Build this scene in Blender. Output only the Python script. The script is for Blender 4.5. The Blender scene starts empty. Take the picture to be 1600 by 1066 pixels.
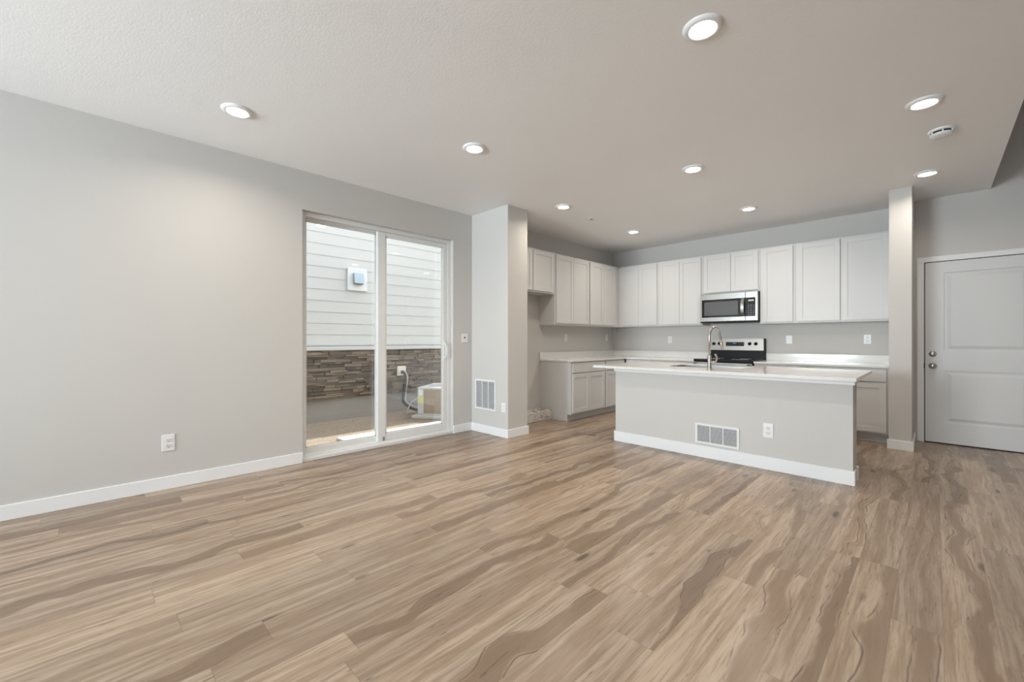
import bpy, bmesh, math, random
from mathutils import Vector, Matrix
R = math.radians
random.seed(4)
S = bpy.context.scene
COL = S.collection

# ------------------------------------------------------------------ camera
CAMH = 1.152
cd = bpy.data.cameras.new('camera')
cam = bpy.data.objects.new('camera', cd); COL.objects.link(cam)
cam.location = (0, 0, CAMH)
cam.rotation_euler = (R(90), 0, R(45.0))
cd.sensor_width = 36.0
cd.lens = 36.0 * 660.6 / 1600.0
cd.shift_y = -1.75 / 1600.0
cd.clip_start = 0.02
S.camera = cam

# ------------------------------------------------------------------ sky, sun, daylight through the windows, added stairwell fill, exposure
H = 2.74            # ceiling
W = bpy.data.worlds.new('sky'); S.world = W; W.use_nodes = True
wn = W.node_tree; wn.nodes.clear()
sky = wn.nodes.new('ShaderNodeTexSky'); sky.sky_type = 'NISHITA'
sky.sun_disc = False; sky.sun_elevation = R(52); sky.sun_rotation = R(10); sky.air_density = 1.0; sky.dust_density = 1.5
bg = wn.nodes.new('ShaderNodeBackground'); bg.inputs['Strength'].default_value = 0.55
wo = wn.nodes.new('ShaderNodeOutputWorld')
hsv = wn.nodes.new('ShaderNodeHueSaturation'); hsv.inputs['Saturation'].default_value = 0.35
wn.links.new(sky.outputs[0], hsv.inputs['Color']); wn.links.new(hsv.outputs[0], bg.inputs[0]); wn.links.new(bg.outputs[0], wo.inputs[0])

def light(name, kind, loc, direction, energy, color=(1, 1, 1), size=None, size_y=None, parent=None, shape=None, spread=None):
    d = bpy.data.lights.new(name, kind); d.energy = energy; d.color = color
    if kind == 'AREA':
        d.shape = shape or 'RECTANGLE'; d.size = size
        if size_y: d.size_y = size_y
        if spread: d.spread = R(spread)
    o = bpy.data.objects.new(name, d); COL.objects.link(o)
    o.location = loc
    o.rotation_euler = Vector(direction).to_track_quat('-Z', 'Y').to_euler()
    if parent: o.parent = parent
    return o
sun = light('sun', 'SUN', (-5, 6, 9), (0.13, -0.62, -0.78), 7.5, (1.0, 0.95, 0.88)); sun.data.angle = R(0.6)
DAY = (0.81, 0.92, 1.0)
WIN_A, WIN_B, STAIR_FILL = 76, 5, 1.2
YF, XR = -4.6, 2.6      # wall behind the camera, right wall
light('daylight_window_rear_left', 'AREA', (-2.75, YF + 0.03, 1.45), (0.06, 1, 0.14), WIN_A * 1.15, DAY, 1.7, 1.6, spread=95)
light('daylight_window_rear_right', 'AREA', (-0.35, YF + 0.03, 1.45), (-0.45, 1, 0.15), WIN_A * 0.4, DAY, 1.7, 1.6, spread=120)
light('daylight_window_side', 'AREA', (XR - 0.03, 0.6, 1.45), (-1, 0.0, 0.12), WIN_B, DAY, 1.7, 1.6)
light('stairwell_fill', 'AREA', (1.0, 0.12, 4.0), (0.0, 1, -0.3), STAIR_FILL, (0.75, 0.86, 1.0), 0.9, 0.9)  # added bluish area light; no window is built in the stairwell
LAMP_W = 7.0
LAMP_EMIT = 14.0
S.view_settings.view_transform = 'Standard'
S.view_settings.look = 'None'
S.view_settings.gamma = 1.0
S.view_settings.use_curve_mapping = False
S.view_settings.exposure = 0.26

# ------------------------------------------------------------------ node helpers / materials
class NT:
    def __init__(s, name):
        s.m = bpy.data.materials.new(name); s.m.use_nodes = True
        s.t = s.m.node_tree; s.t.nodes.clear()
        s.out = s.t.nodes.new('ShaderNodeOutputMaterial')
    def n(s, typ, **kw):
        nd = s.t.nodes.new(typ)
        for k, v in kw.items(): setattr(nd, k, v)
        return nd
    def put(s, sock, v):
        if hasattr(v, 'is_linked') or isinstance(v, bpy.types.NodeSocket): s.t.links.new(v, sock)
        elif v is not None: sock.default_value = v
    def math(s, op, a, b=None, c=None, clamp=False):
        nd = s.n('ShaderNodeMath', operation=op, use_clamp=clamp)
        s.put(nd.inputs[0], a)
        if b is not None: s.put(nd.inputs[1], b)
        if c is not None: s.put(nd.inputs[2], c)
        return nd.outputs[0]
    def coords(s, out='Object'):
        return s.n('ShaderNodeTexCoord').outputs[out]
    def sep(s, v):
        nd = s.n('ShaderNodeSeparateXYZ'); s.put(nd.inputs[0], v); return nd.outputs
    def comb(s, x=0.0, y=0.0, z=0.0):
        nd = s.n('ShaderNodeCombineXYZ')
        for i, v in enumerate((x, y, z)): s.put(nd.inputs[i], v)
        return nd.outputs[0]
    def noise(s, vec, scale=5.0, detail=2.0, rough=0.5, dist=0.0):
        nd = s.n('ShaderNodeTexNoise'); s.put(nd.inputs['Vector'], vec)
        nd.inputs['Scale'].default_value = scale; nd.inputs['Detail'].default_value = detail
        nd.inputs['Roughness'].default_value = rough; nd.inputs['Distortion'].default_value = dist
        return nd.outputs['Fac']
    def ss(s, v, lo, hi):
        nd = s.n('ShaderNodeMapRange', interpolation_type='SMOOTHSTEP')
        s.put(nd.inputs['Value'], v); s.put(nd.inputs['From Min'], lo); s.put(nd.inputs['From Max'], hi)
        return nd.outputs[0]
    def mix(s, f, a, b, mode='MIX'):
        nd = s.n('ShaderNodeMix', data_type='RGBA', blend_type=mode)
        s.put(nd.inputs['Factor'], f)
        s.put(nd.inputs['A'] if False else nd.inputs[6], c4(a)); s.put(nd.inputs[7], c4(b))
        return nd.outputs[2]
    def bump(s, h, strength=0.1, dist=0.01):
        nd = s.n('ShaderNodeBump'); nd.inputs['Strength'].default_value = strength
        nd.inputs['Distance'].default_value = dist; s.put(nd.inputs['Height'], h); return nd.outputs[0]
    def bsdf(s, color=(.8, .8, .8), rough=0.5, metal=0.0, normal=None, spec=None, emit=None, estr=0.0, coat=0.0):
        b = s.n('ShaderNodeBsdfPrincipled')
        s.put(b.inputs['Base Color'], c4(color)); s.put(b.inputs['Roughness'], rough); s.put(b.inputs['Metallic'], metal)
        if normal is not None: s.put(b.inputs['Normal'], normal)
        if spec is not None: s.put(b.inputs['Specular IOR Level'], spec)
        if coat: b.inputs['Coat Weight'].default_value = coat
        if emit: s.put(b.inputs['Emission Color'], c4(emit)); b.inputs['Emission Strength'].default_value = estr
        s.t.links.new(b.outputs[0], s.out.inputs[0]); return b
def c4(c):
    if isinstance(c, (tuple, list)) and len(c) == 3: return (*c, 1.0)
    return c

def paint(name, color, rough=0.6, tex=60.0, strength=0.06, var=0.02):
    t = NT(name); co = t.coords()
    n1 = t.noise(co, tex, 3.0, 0.55)
    n2 = t.noise(co, 1.3, 2.0)
    dark = tuple(x * (1 - var * 2) for x in color)
    col = t.mix(n2, dark, color)
    t.bsdf(col, rough, normal=t.bump(n1, strength, 0.004) if strength else None, spec=0.35)
    return t.m
def plain(name, color, rough=0.4, metal=0.0, spec=None, coat=0.0, emit=None, estr=0.0):
    t = NT(name); co = t.coords()
    n = t.noise(co, 25.0, 2.0)
    col = t.mix(n, tuple(x * 0.96 for x in color), color)
    t.bsdf(col, rough, metal, spec=spec, coat=coat, emit=emit, estr=estr)
    return t.m

M = {}
M['wall'] = paint('greige_wall_paint', (0.640, 0.622, 0.597), 0.62, 70, 0.10)
M['ceiling'] = paint('textured_ceiling_paint', (0.935, 0.928, 0.92), 0.55, 95, 0.22)
M['trim'] = paint('white_trim_paint', (0.88, 0.885, 0.89), 0.38, 30, 0.01, 0.01)
M['cabinet'] = paint('white_cabinet_paint', (0.67, 0.67, 0.666), 0.35, 30, 0.01, 0.01)
M['door'] = paint('white_door_paint', (0.74, 0.74, 0.74), 0.4, 30, 0.02, 0.01)
M['plate'] = plain('white_plastic', (0.86, 0.86, 0.86), 0.3)
M['vinyl'] = plain('white_vinyl', (0.82, 0.825, 0.815), 0.35)
M['dark'] = plain('dark_slot', (0.03, 0.03, 0.03), 0.6)
M['duct'] = plain('grey_duct_interior', (0.20, 0.205, 0.225), 0.7)
M['nickel'] = plain('satin_nickel', (0.50, 0.48, 0.45), 0.28, 1.0)
M['black_glass'] = plain('black_glass', (0.012, 0.012, 0.014), 0.06, spec=0.6)
M['black'] = plain('black_enamel', (0.010, 0.010, 0.011), 0.45, spec=0.2)
M['display'] = plain('blue_lit_display', (0.01, 0.02, 0.04), 0.1, emit=(0.10, 0.35, 0.8), estr=0.5)
M['cable'] = plain('black_cable_jacket', (0.03, 0.03, 0.03), 0.5)
M['conduit'] = plain('grey_flexible_conduit', (0.58, 0.59, 0.61), 0.45)
M['yellow'] = plain('yellow_tag', (0.70, 0.72, 0.10), 0.5)
M['rubber'] = plain('black_rubber_sweep', (0.02, 0.015, 0.012), 0.8)

def mat_steel():
    t = NT('brushed_stainless_steel'); co = t.coords(); x, y, z = t.sep(co)
    n = t.noise(t.comb(t.math('MULTIPLY', x, 2.0), y, t.math('MULTIPLY', z, 220.0)), 3.0, 2.0)
    col = t.mix(n, (0.40, 0.39, 0.37), (0.52, 0.51, 0.485))
    t.bsdf(col, t.math('MULTIPLY_ADD', n, 0.12, 0.24), 1.0)
    return t.m
M['steel'] = mat_steel()

def mat_quartz():
    t = NT('white_quartz'); co = t.coords()
    n = t.noise(co, 140.0, 3.0); n2 = t.noise(co, 3.0, 4.0, 0.6, 1.2)
    col = t.mix(t.ss(n, 0.45, 0.7), (0.80, 0.795, 0.78), (0.74, 0.73, 0.715))
    col = t.mix(t.math('MULTIPLY', t.ss(n2, 0.5, 0.75), 0.3), col, (0.640, 0.622, 0.597))
    t.bsdf(col, 0.12, spec=0.55)
    return t.m
M['quartz'] = mat_quartz()

def mat_floor():
    t = NT('rustic_maple_vinyl_plank'); co = t.coords(); x, y, z = t.sep(co)
    PW, PL = 0.152, 1.22
    px = t.math('DIVIDE', t.math('ADD', x, 20.0 + 0.04), PW); row = t.math('FLOOR', px); fx = t.math('FRACT', px)
    wnr = t.n('ShaderNodeTexWhiteNoise', noise_dimensions='1D'); t.put(wnr.inputs['W'], row)
    py = t.math('ADD', t.math('DIVIDE', t.math('ADD', y, 20.0), PL), wnr.outputs['Value']); colm = t.math('FLOOR', py); fy = t.math('FRACT', py)
    wid = t.n('ShaderNodeTexWhiteNoise', noise_dimensions='2D'); t.put(wid.inputs['Vector'], t.comb(row, colm, 0.0))
    r = wid.outputs['Value']; rc = t.sep(wid.outputs['Color'])
    sx = t.math('MULTIPLY', r, 37.0); sy = t.math('MULTIPLY', rc[1], 53.0)
    u = t.math('SUBTRACT', fx, 0.5)
    X = t.math('ADD', x, sx); Y = t.math('ADD', y, sy)
    # growth-ring warp shared by grain and heartwood
    warp = t.noise(t.comb(t.math('MULTIPLY', X, 5.0), t.math('MULTIPLY', Y, 1.6), sx), 1.0, 3.0, 0.5)
    warp2 = t.noise(t.comb(t.math('MULTIPLY', X, 1.0), t.math('MULTIPLY', Y, 2.1), sy), 1.0, 2.2, 0.42, 0.35)
    # fine grain
    g1 = t.noise(t.comb(t.math('MULTIPLY', t.math('ADD', X, t.math('MULTIPLY', warp, 0.03)), 100.0), t.math('MULTIPLY', Y, 4.5), sx), 1.0, 4.0, 0.6)
    g2 = t.noise(t.comb(t.math('MULTIPLY', t.math('ADD', X, t.math('MULTIPLY', warp, 0.045)), 26.0), t.math('MULTIPLY', Y, 1.3), sy), 1.0, 4.0, 0.6, 0.25)
    # heartwood band wandering along the plank
    cen = t.math('MULTIPLY', t.math('SUBTRACT', rc[0], 0.5), 0.9)
    wob = t.math('MULTIPLY', t.math('SUBTRACT', warp2, 0.5), 1.7)
    hw = t.math('MULTIPLY_ADD', rc[2], 0.42, 0.04)
    dist = t.math('SUBTRACT', t.math('ABSOLUTE', t.math('ADD', t.math('SUBTRACT', u, cen), wob)), hw)
    heart = t.math('SUBTRACT', 1.0, t.ss(dist, t.math('MULTIPLY_ADD', rc[1], -0.16, -0.02), 0.012))
    present = t.ss(r, 0.44, 0.48)
    heart = t.math('MULTIPLY', heart, present)
    edge = t.math('SUBTRACT', 1.0, t.ss(t.math('ABSOLUTE', dist), 0.004, 0.034))
    edge = t.math('MULTIPLY', t.math('MULTIPLY', edge, present), t.ss(t.noise(t.comb(t.math('MULTIPLY', X, 3.0), t.math('MULTIPLY', Y, 5.0), sx), 1.0, 2.0), 0.42, 0.60))
    # base
    light_c = (0.465, 0.363, 0.271); mid_c = (0.335, 0.240, 0.165); heart_c = (0.222, 0.148, 0.094); dark_c = (0.075, 0.045, 0.028)
    col = t.mix(t.ss(g2, 0.38, 0.60), light_c, mid_c)
    col = t.mix(t.math('MULTIPLY', heart, 0.80), col, heart_c)
    col = t.mix(t.math('MULTIPLY', t.ss(g1, 0.42, 0.72), 0.62), col, heart_c)
    col = t.mix(t.math('MULTIPLY', edge, 0.72), col, dark_c)
    # knots and short dark flecks
    vo = t.n('ShaderNodeTexVoronoi', feature='F1'); t.put(vo.inputs['Vector'], t.comb(t.math('MULTIPLY', t.math('ADD', X, t.math('MULTIPLY', warp2, 0.10)), 6.0), t.math('MULTIPLY', t.math('ADD', Y, t.math('MULTIPLY', warp, 0.2)), 1.7), sx)); vo.inputs['Scale'].default_value = 1.0
    kd = vo.outputs['Distance']; kc = t.sep(vo.outputs['Color'])
    knot = t.math('MULTIPLY', t.math('SUBTRACT', 1.0, t.ss(kd, 0.05, 0.15)), t.ss(kc[0], 0.50, 0.54))
    col = t.mix(t.math('MULTIPLY', knot, 0.8), col, dark_c)
    fl = t.noise(t.comb(t.math('MULTIPLY', X, 70.0), t.math('MULTIPLY', Y, 7.0), sy), 1.0, 2.0, 0.5, 0.8)
    col = t.mix(t.math('MULTIPLY', t.ss(fl, 0.67, 0.75), 0.6), col, dark_c)
    # plank to plank tone
    tone = t.math('MULTIPLY_ADD', rc[1], 0.30, 0.85)
    col = t.mix(1.0, col, t.comb(tone, tone, tone), 'MULTIPLY')
    # seams
    sxm = t.math('MINIMUM', fx, t.math('SUBTRACT', 1.0, fx)); sym = t.math('MINIMUM', fy, t.math('SUBTRACT', 1.0, fy))
    seam = t.math('MAXIMUM', t.math('SUBTRACT', 1.0, t.ss(sxm, 0.002, 0.012)), t.math('SUBTRACT', 1.0, t.ss(sym, 0.0004, 0.0018)))
    col = t.mix(t.math('MULTIPLY', seam, 0.32), col, dark_c)
    hgt = t.math('SUBTRACT', t.math('MULTIPLY', g1, -0.3), t.math('MULTIPLY', seam, 0.6))
    t.bsdf(col, t.math('MULTIPLY_ADD', g1, 0.10, 0.24), normal=t.bump(hgt, 0.10, 0.002), spec=0.55)
    return t.m
M['floor'] = mat_floor()

def mat_glass():
    t = NT('clear_double_glazing')
    tr = t.n('ShaderNodeBsdfTransparent'); tr.inputs[0].default_value = (0.95, 0.97, 0.96, 1)
    gl = t.n('ShaderNodeBsdfGlossy'); gl.inputs['Roughness'].default_value = 0.0
    fr = t.n('ShaderNodeFresnel'); fr.inputs['IOR'].default_value = 1.5
    f = t.math('MULTIPLY', fr.outputs[0], 2.2, clamp=True)
    mx = t.n('ShaderNodeMixShader'); t.put(mx.inputs[0], f)
    t.t.links.new(tr.outputs[0], mx.inputs[1]); t.t.links.new(gl.outputs[0], mx.inputs[2]); t.t.links.new(mx.outputs[0], t.out.inputs[0])
    return t.m
M['glass'] = mat_glass()

def mat_island(name, c1, c2, rough=0.85, scale=40.0, bump=0.4):
    t = NT(name)
    g = t.n('ShaderNodeNewGeometry'); co = t.coords()
    n = t.noise(co, scale, 4.0, 0.65)
    col = t.mix(g.outputs['Random Per Island'], c1, c2)
    col = t.mix(t.math('MULTIPLY', n, 0.5), col, tuple(x * 0.45 for x in c1))
    t.bsdf(col, rough, normal=t.bump(n, bump, 0.01))
    return t.m
M['stone'] = mat_island('stacked_ledge_stone', (0.085, 0.07, 0.056), (0.33, 0.255, 0.185))
M['siding'] = paint('white_lap_siding', (0.62, 0.615, 0.595), 0.6, 30, 0.03)
M['concrete'] = paint('foundation_concrete', (0.36, 0.35, 0.33), 0.85, 35, 0.25, 0.10)
M['pad'] = paint('pale_concrete_pad', (0.62, 0.60, 0.56), 0.85, 60, 0.15, 0.05)
def mat_ground():
    t = NT('gravelly_soil'); co = t.coords()
    n = t.noise(co, 60.0, 5.0, 0.7); n2 = t.noise(co, 4.0, 3.0)
    col = t.mix(t.ss(n, 0.35, 0.65), (0.17, 0.125, 0.085), (0.46, 0.39, 0.31))
    col = t.mix(t.math('MULTIPLY', n2, 0.5), col, (0.24, 0.18, 0.13))
    t.bsdf(col, 0.95, normal=t.bump(n, 0.8, 0.02))
    return t.m
M['ground'] = mat_ground()
M['coil'] = plain('tan_condenser_coil', (0.52, 0.42, 0.31), 0.55, 0.1)
M['acgrey'] = plain('light_grey_sheet_metal', (0.62, 0.63, 0.63), 0.45)
M['vinylbox'] = plain('cream_vinyl_box', (0.74, 0.70, 0.62), 0.5)
M['hood'] = plain('grey_vent_hood', (0.40, 0.47, 0.52), 0.25, 0.6)
def mat_scuffed():
    t = NT('scuffed_white_board'); co = t.coords(); x, y, z = t.sep(co)
    n = t.noise(t.comb(t.math('MULTIPLY', x, 8.0), t.math('MULTIPLY', y, 9.0), t.math('MULTIPLY', z, 26.0)), 2.2, 4.0, 0.6, 1.0)
    n2 = t.noise(co, 9.0, 3.0)
    col = t.mix(t.ss(n2, 0.4, 0.7), (0.74, 0.71, 0.68), (0.62, 0.58, 0.54))
    col = t.mix(t.math('MULTIPLY', t.ss(n, 0.55, 0.61), 0.85), col, (0.09, 0.075, 0.065))
    t.bsdf(col, 0.7)
    return t.m
M['scuffed'] = mat_scuffed()
def mat_lens():
    t = NT('lit_frosted_lens')
    e = t.n('ShaderNodeEmission'); e.inputs[0].default_value = (1.0, 0.95, 0.87, 1); e.inputs[1].default_value = LAMP_EMIT
    t.t.links.new(e.outputs[0], t.out.inputs[0]); return t.m
M['lens'] = mat_lens()

# ------------------------------------------------------------------ mesh helpers
class MB:
    """collects shapes with several materials; build() links ONE mesh object"""
    def __init__(s): s.bm = bmesh.new(); s.mats = []
    def mi(s, m):
        if m not in s.mats: s.mats.append(m)
        return s.mats.index(m)
    def _merge(s, b, m, mtx=None, smooth=False):
        if mtx is not None: bmesh.ops.transform(b, matrix=mtx, verts=b.verts)
        i = s.mi(m)
        bmesh.ops.recalc_face_normals(b, faces=b.faces)
        me = bpy.data.meshes.new('t'); b.to_mesh(me); b.free()
        n0 = len(s.bm.faces); s.bm.from_mesh(me); bpy.data.meshes.remove(me)
        s.bm.faces.ensure_lookup_table()
        for f in s.bm.faces[n0:]:
            f.material_index = i; f.smooth = smooth
        return s
    def box(s, lo, hi, m, bevel=0.0, seg=1, mtx=None):
        b = bmesh.new()
        bmesh.ops.create_cube(b, size=1.0)
        for v in b.verts:
            v.co = Vector(((lo[i] + hi[i]) / 2 + v.co[i] * (hi[i] - lo[i]) for i in range(3)))
        if bevel: bmesh.ops.bevel(b, geom=b.edges[:], offset=bevel, segments=seg, affect='EDGES', profile=0.5)
        return s._merge(b, m, mtx)
    def lathe(s, prof, m, n=32, mtx=None, smooth=True, close=True):
        b = bmesh.new(); rings = []
        for r, z in prof:
            if r < 1e-6: rings.append([b.verts.new((0, 0, z))])
            else: rings.append([b.verts.new((r * math.cos(2 * math.pi * k / n), r * math.sin(2 * math.pi * k / n), z)) for k in range(n)])
        for a, c in zip(rings, rings[1:]):
            if len(a) == 1 and len(c) == 1: continue
            for k in range(n):
                k2 = (k + 1) % n
                if len(a) == 1: b.faces.new((a[0], c[k], c[k2]))
                elif len(c) == 1: b.faces.new((a[k], a[k2], c[0]))
                else: b.faces.new((a[k], a[k2], c[k2], c[k]))
        return s._merge(b, m, mtx, smooth)
    def tube(s, pts, rad, m, n=12, mtx=None):
        pts = [Vector(p) for p in pts]; b = bmesh.new(); rings = []
        rads = rad if isinstance(rad, (list, tuple)) else [rad] * len(pts)
        up = None
        for i, p in enumerate(pts):
            d = (pts[min(i + 1, len(pts) - 1)] - pts[max(i - 1, 0)]).normalized()
            if up is None: up = d.orthogonal().normalized()
            up = (up - d * up.dot(d)).normalized(); sd = d.cross(up)
            rings.append([b.verts.new(p + (up * math.cos(2 * math.pi * k / n) + sd * math.sin(2 * math.pi * k / n)) * rads[i]) for k in range(n)])
        for a, c in zip(rings, rings[1:]):
            for k in range(n): b.faces.new((a[k], a[(k + 1) % n], c[(k + 1) % n], c[k]))
        b.faces.new(rings[0]); b.faces.new(rings[-1])
        return s._merge(b, m, mtx, True)
    def poly_prism(s, pts, h, m, mtx=None):
        """extrude xy polygon from z=0 to h"""
        b = bmesh.new()
        v0 = [b.verts.new((p[0], p[1], 0)) for p in pts]; v1 = [b.verts.new((p[0], p[1], h)) for p in pts]
        b.faces.new(v0); b.faces.new(v1)
        for k in range(len(pts)):
            b.faces.new((v0[k], v0[(k + 1) % len(pts)], v1[(k + 1) % len(pts)], v1[k]))
        return s._merge(b, m, mtx)
    def build(s, name, parent=None, loc=None, rot=None):
        me = bpy.data.meshes.new(name); s.bm.to_mesh(me); s.bm.free()
        for m in s.mats: me.materials.append(m)
        o = bpy.data.objects.new(name, me); COL.objects.link(o)
        if parent: o.parent = parent
        if loc is not None: o.location = loc
        if rot is not None: o.rotation_euler = rot
        return o
def spline(pts, n=10):
    P = [Vector(p) for p in pts]; P = [P[0]] + P + [P[-1]]; out = []
    for i in range(1, len(P) - 2):
        for k in range(n):
            t = k / n; a, b, c, d = P[i - 1:i + 3]
            out.append(0.5 * ((2 * b) + (c - a) * t + (2 * a - 5 * b + 4 * c - d) * t * t + (3 * b - a - 3 * c + d) * t ** 3))
    out.append(P[-2]); return out
def tag(o, label=None, cat=None, group=None, kind=None):
    if label: o['label'] = label
    if cat: o['category'] = cat
    if group: o['group'] = group
    if kind: o['kind'] = kind
    return o
def empty(name, loc=(0, 0, 0), rz=0.0, rot=None):
    o = bpy.data.objects.new(name, None); COL.objects.link(o); o.empty_display_size = 0.1
    o.location = loc; o.rotation_euler = rot if rot else (0, 0, rz); return o
def struct(o, label, cat): return tag(o, label, cat, kind='structure')
def copy_tree(o, parent=None):
    c = o.copy(); COL.objects.link(c)
    if parent: c.parent = parent
    for ch in list(o.children): copy_tree(ch, c)
    return c

# ------------------------------------------------------------------ the room
XL, YB, YE, YP = -4.19, 6.83, 6.70, 3.46      # left wall, kitchen back, entry wall, pier front
XE = 0.415                                                       # ceiling edge at the stairwell
OY0, OY1, OZ1 = 1.412, 3.166, 2.378                              # patio door opening
WT = 0.20
struct(MB().box((XL - 0.2, YF - 0.2, -0.2), (XR + 0.2, YB + 0.25, 0.0), M['floor']).build('floor'), 'wood-look plank floor in brown and beige tones', 'floor')
struct(MB().box((XL - 0.2, YF - 0.2, H), (XE, YB + 0.25, H + 0.32), M['ceiling']).box((XE, YF - 0.2, H), (XR + 0.2, 0.0, H + 0.32), M['ceiling']).build('ceiling'), 'pale textured ceiling with an open edge at right', 'ceiling')
# left wall with the patio opening
lw = MB()
lw.box((XL - WT, YF - 0.2, 0), (XL, OY0, H), M['wall']); lw.box((XL - WT, OY1, 0), (XL, YB + 0.25, H), M['wall']); lw.box((XL - WT, OY0, OZ1), (XL, OY1, H), M['wall'])
struct(lw.build('wall_left'), 'long pale wall holding the sliding patio door', 'wall')
struct(MB().box((XL, YB, 0), (-0.34, YB + 0.2, H), M['wall']).build('wall_back'), 'kitchen back wall behind the white cabinets', 'wall')
struct(MB().box((-0.34, YE, 0), (XR + 0.2, YE + 0.25, 5.2), M['wall']).build('wall_entry'), 'wall with the white panelled door', 'wall')
struct(MB().box((XL, YP, 0), (-3.530, 3.80, H), M['wall'], 0.004).build('wall_pier'), 'wall pier between patio door and fridge recess', 'wall')
struct(MB().box((-0.345, 5.99, 0), (-0.165, YB, H), M['wall'], 0.004).build('wall_stub'), 'narrow wall end between kitchen cabinets and panelled door', 'wall')
# wall behind the camera, two windows; right wall, one window
WZ0, WZ1 = 0.6, 2.3
fw = MB(); xs = [XL - 0.2, -3.65, -1.85, -1.25, 0.55, XR + 0.2]
for i in range(5):
    if i % 2 == 0: fw.box((xs[i], YF - 0.2, 0), (xs[i + 1], YF, H), M['wall'])
    else:
        fw.box((xs[i], YF - 0.2, 0), (xs[i + 1], YF, WZ0), M['wall']); fw.box((xs[i], YF - 0.2, WZ1), (xs[i + 1], YF, H), M['wall'])
struct(fw.build('wall_front'), 'wall behind the viewer with two windows', 'wall')
rw = MB()
rw.box((XR, YF - 0.2, 0), (XR + 0.2, -0.3, 5.2), M['wall']); rw.box((XR, 1.5, 0), (XR + 0.2, YE, 5.2), M['wall'])
rw.box((XR, -0.3, 0), (XR + 0.2, 1.5, WZ0), M['wall']); rw.box((XR, -0.3, WZ1), (XR + 0.2, 1.5, 5.2), M['wall'])
struct(rw.build('wall_right'), 'wall to the right of the viewer', 'wall')
st = MB()
st.box((XE - 0.2, 0.0, H + 0.32), (XE, YE, 5.2), M['wall']); st.box((XE - 0.2, -0.2, H + 0.32), (XR + 0.2, 0.0, 5.2), M['wall']); st.box((XE - 0.2, -0.2, 5.2), (XR + 0.2, YE + 0.25, 5.4), M['wall'])
struct(st.build('wall_stairwell'), 'upper walls of the stairwell opening', 'wall')
def window(name, c, rz, w=1.8, z0=WZ0, z1=WZ1, label=''):
    root = empty(name, c, rz); struct(root, label, 'window')
    f = MB(); t = 0.06
    for lo, hi in (((-w / 2, 0, z0), (-w / 2 + t, 0.1, z1)), ((w / 2 - t, 0, z0), (w / 2, 0.1, z1)), ((-w / 2 + t, 0, z0), (w / 2 - t, 0.1, z0 + t)), ((-w / 2 + t, 0, z1 - t), (w / 2 - t, 0.1, z1)), ((-t / 2, 0.01, z0 + t), (t / 2, 0.09, z1 - t))):
        f.box(lo, hi, M['vinyl'])
    f.build('window_frame', root)
    MB().box((-w / 2 + t, 0.045, z0 + t), (w / 2 - t, 0.055, z1 - t), M['glass']).build('pane', root)
window('window_1', (-2.75, YF - 0.16, 0), 0, label='left window behind the viewer')
window('window_2', (-0.35, YF - 0.16, 0), 0, label='right window behind the viewer')
window('window_3', (XR + 0.16, 0.6, 0), R(90), label='window in the right wall')

# baseboards
BH, BT = 0.10, 0.013
def base_run(m, x0, y0, x1, y1): m.box((x0, y0, 0), (x1, y1, BH), M['trim'], 0.003)
b = MB(); base_run(b, XL, YF, XL + BT, OY0); base_run(b, XL, OY1, XL + BT, YP)
struct(b.build('baseboard_left'), 'white baseboard along the left wall', 'baseboard')
b = MB(); base_run(b, XL, YP - BT, -3.53 + BT, YP); base_run(b, -3.53, YP, -3.53 + BT, 3.80 + BT)
struct(b.build('baseboard_pier'), 'white baseboard around the wall pier', 'baseboard')
b = MB(); base_run(b, -0.345 - BT, 5.99 - BT, -0.165 + BT, 5.99); base_run(b, -0.165, 5.99, -0.165 + BT, YE)
struct(b.build('baseboard_stub'), 'white baseboard around the narrow wall end', 'baseboard')
b = MB(); base_run(b, 0.925, YE - BT, XR, YE); base_run(b, XR - BT, YF, XR, YE - BT); base_run(b, XL + BT, YF, XR - BT, YF + BT)
struct(b.build('baseboard_right'), 'white baseboard along the remaining walls', 'baseboard')

# ------------------------------------------------------------------ patio sliding door
d1 = empty('door_1', (XL, OY0, 0)); struct(d1, 'white vinyl sliding glass patio door in the left wall', 'door')
WD = OY1 - OY0
f = MB()   # outer frame (local: x = depth towards outside negative, y along wall)
X0, X1 = -0.17, -0.055
f.box((X0, 0, 0), (X1, 0.045, OZ1), M['vinyl'], 0.003); f.box((X0, WD - 0.045, 0), (X1, WD, OZ1), M['vinyl'], 0.003)
f.box((X0, 0.045, OZ1 - 0.046), (X1, WD - 0.045, OZ1), M['vinyl'], 0.003); f.box((X0, 0.045, 0), (X1, WD - 0.045, 0.05), M['vinyl'], 0.003)
f.box((X1, 0.0, 0), (X1 + 0.045, WD, 0.034), M['vinyl'], 0.003)
f.box((-0.115, 0.045, OZ1 - 0.060), (-0.105, WD - 0.045, OZ1 - 0.046), M['vinyl']); f.box((-0.115, 0.045, 0.05), (-0.105, WD - 0.045, 0.062), M['vinyl'])
f.build('door_frame', d1)
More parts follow.
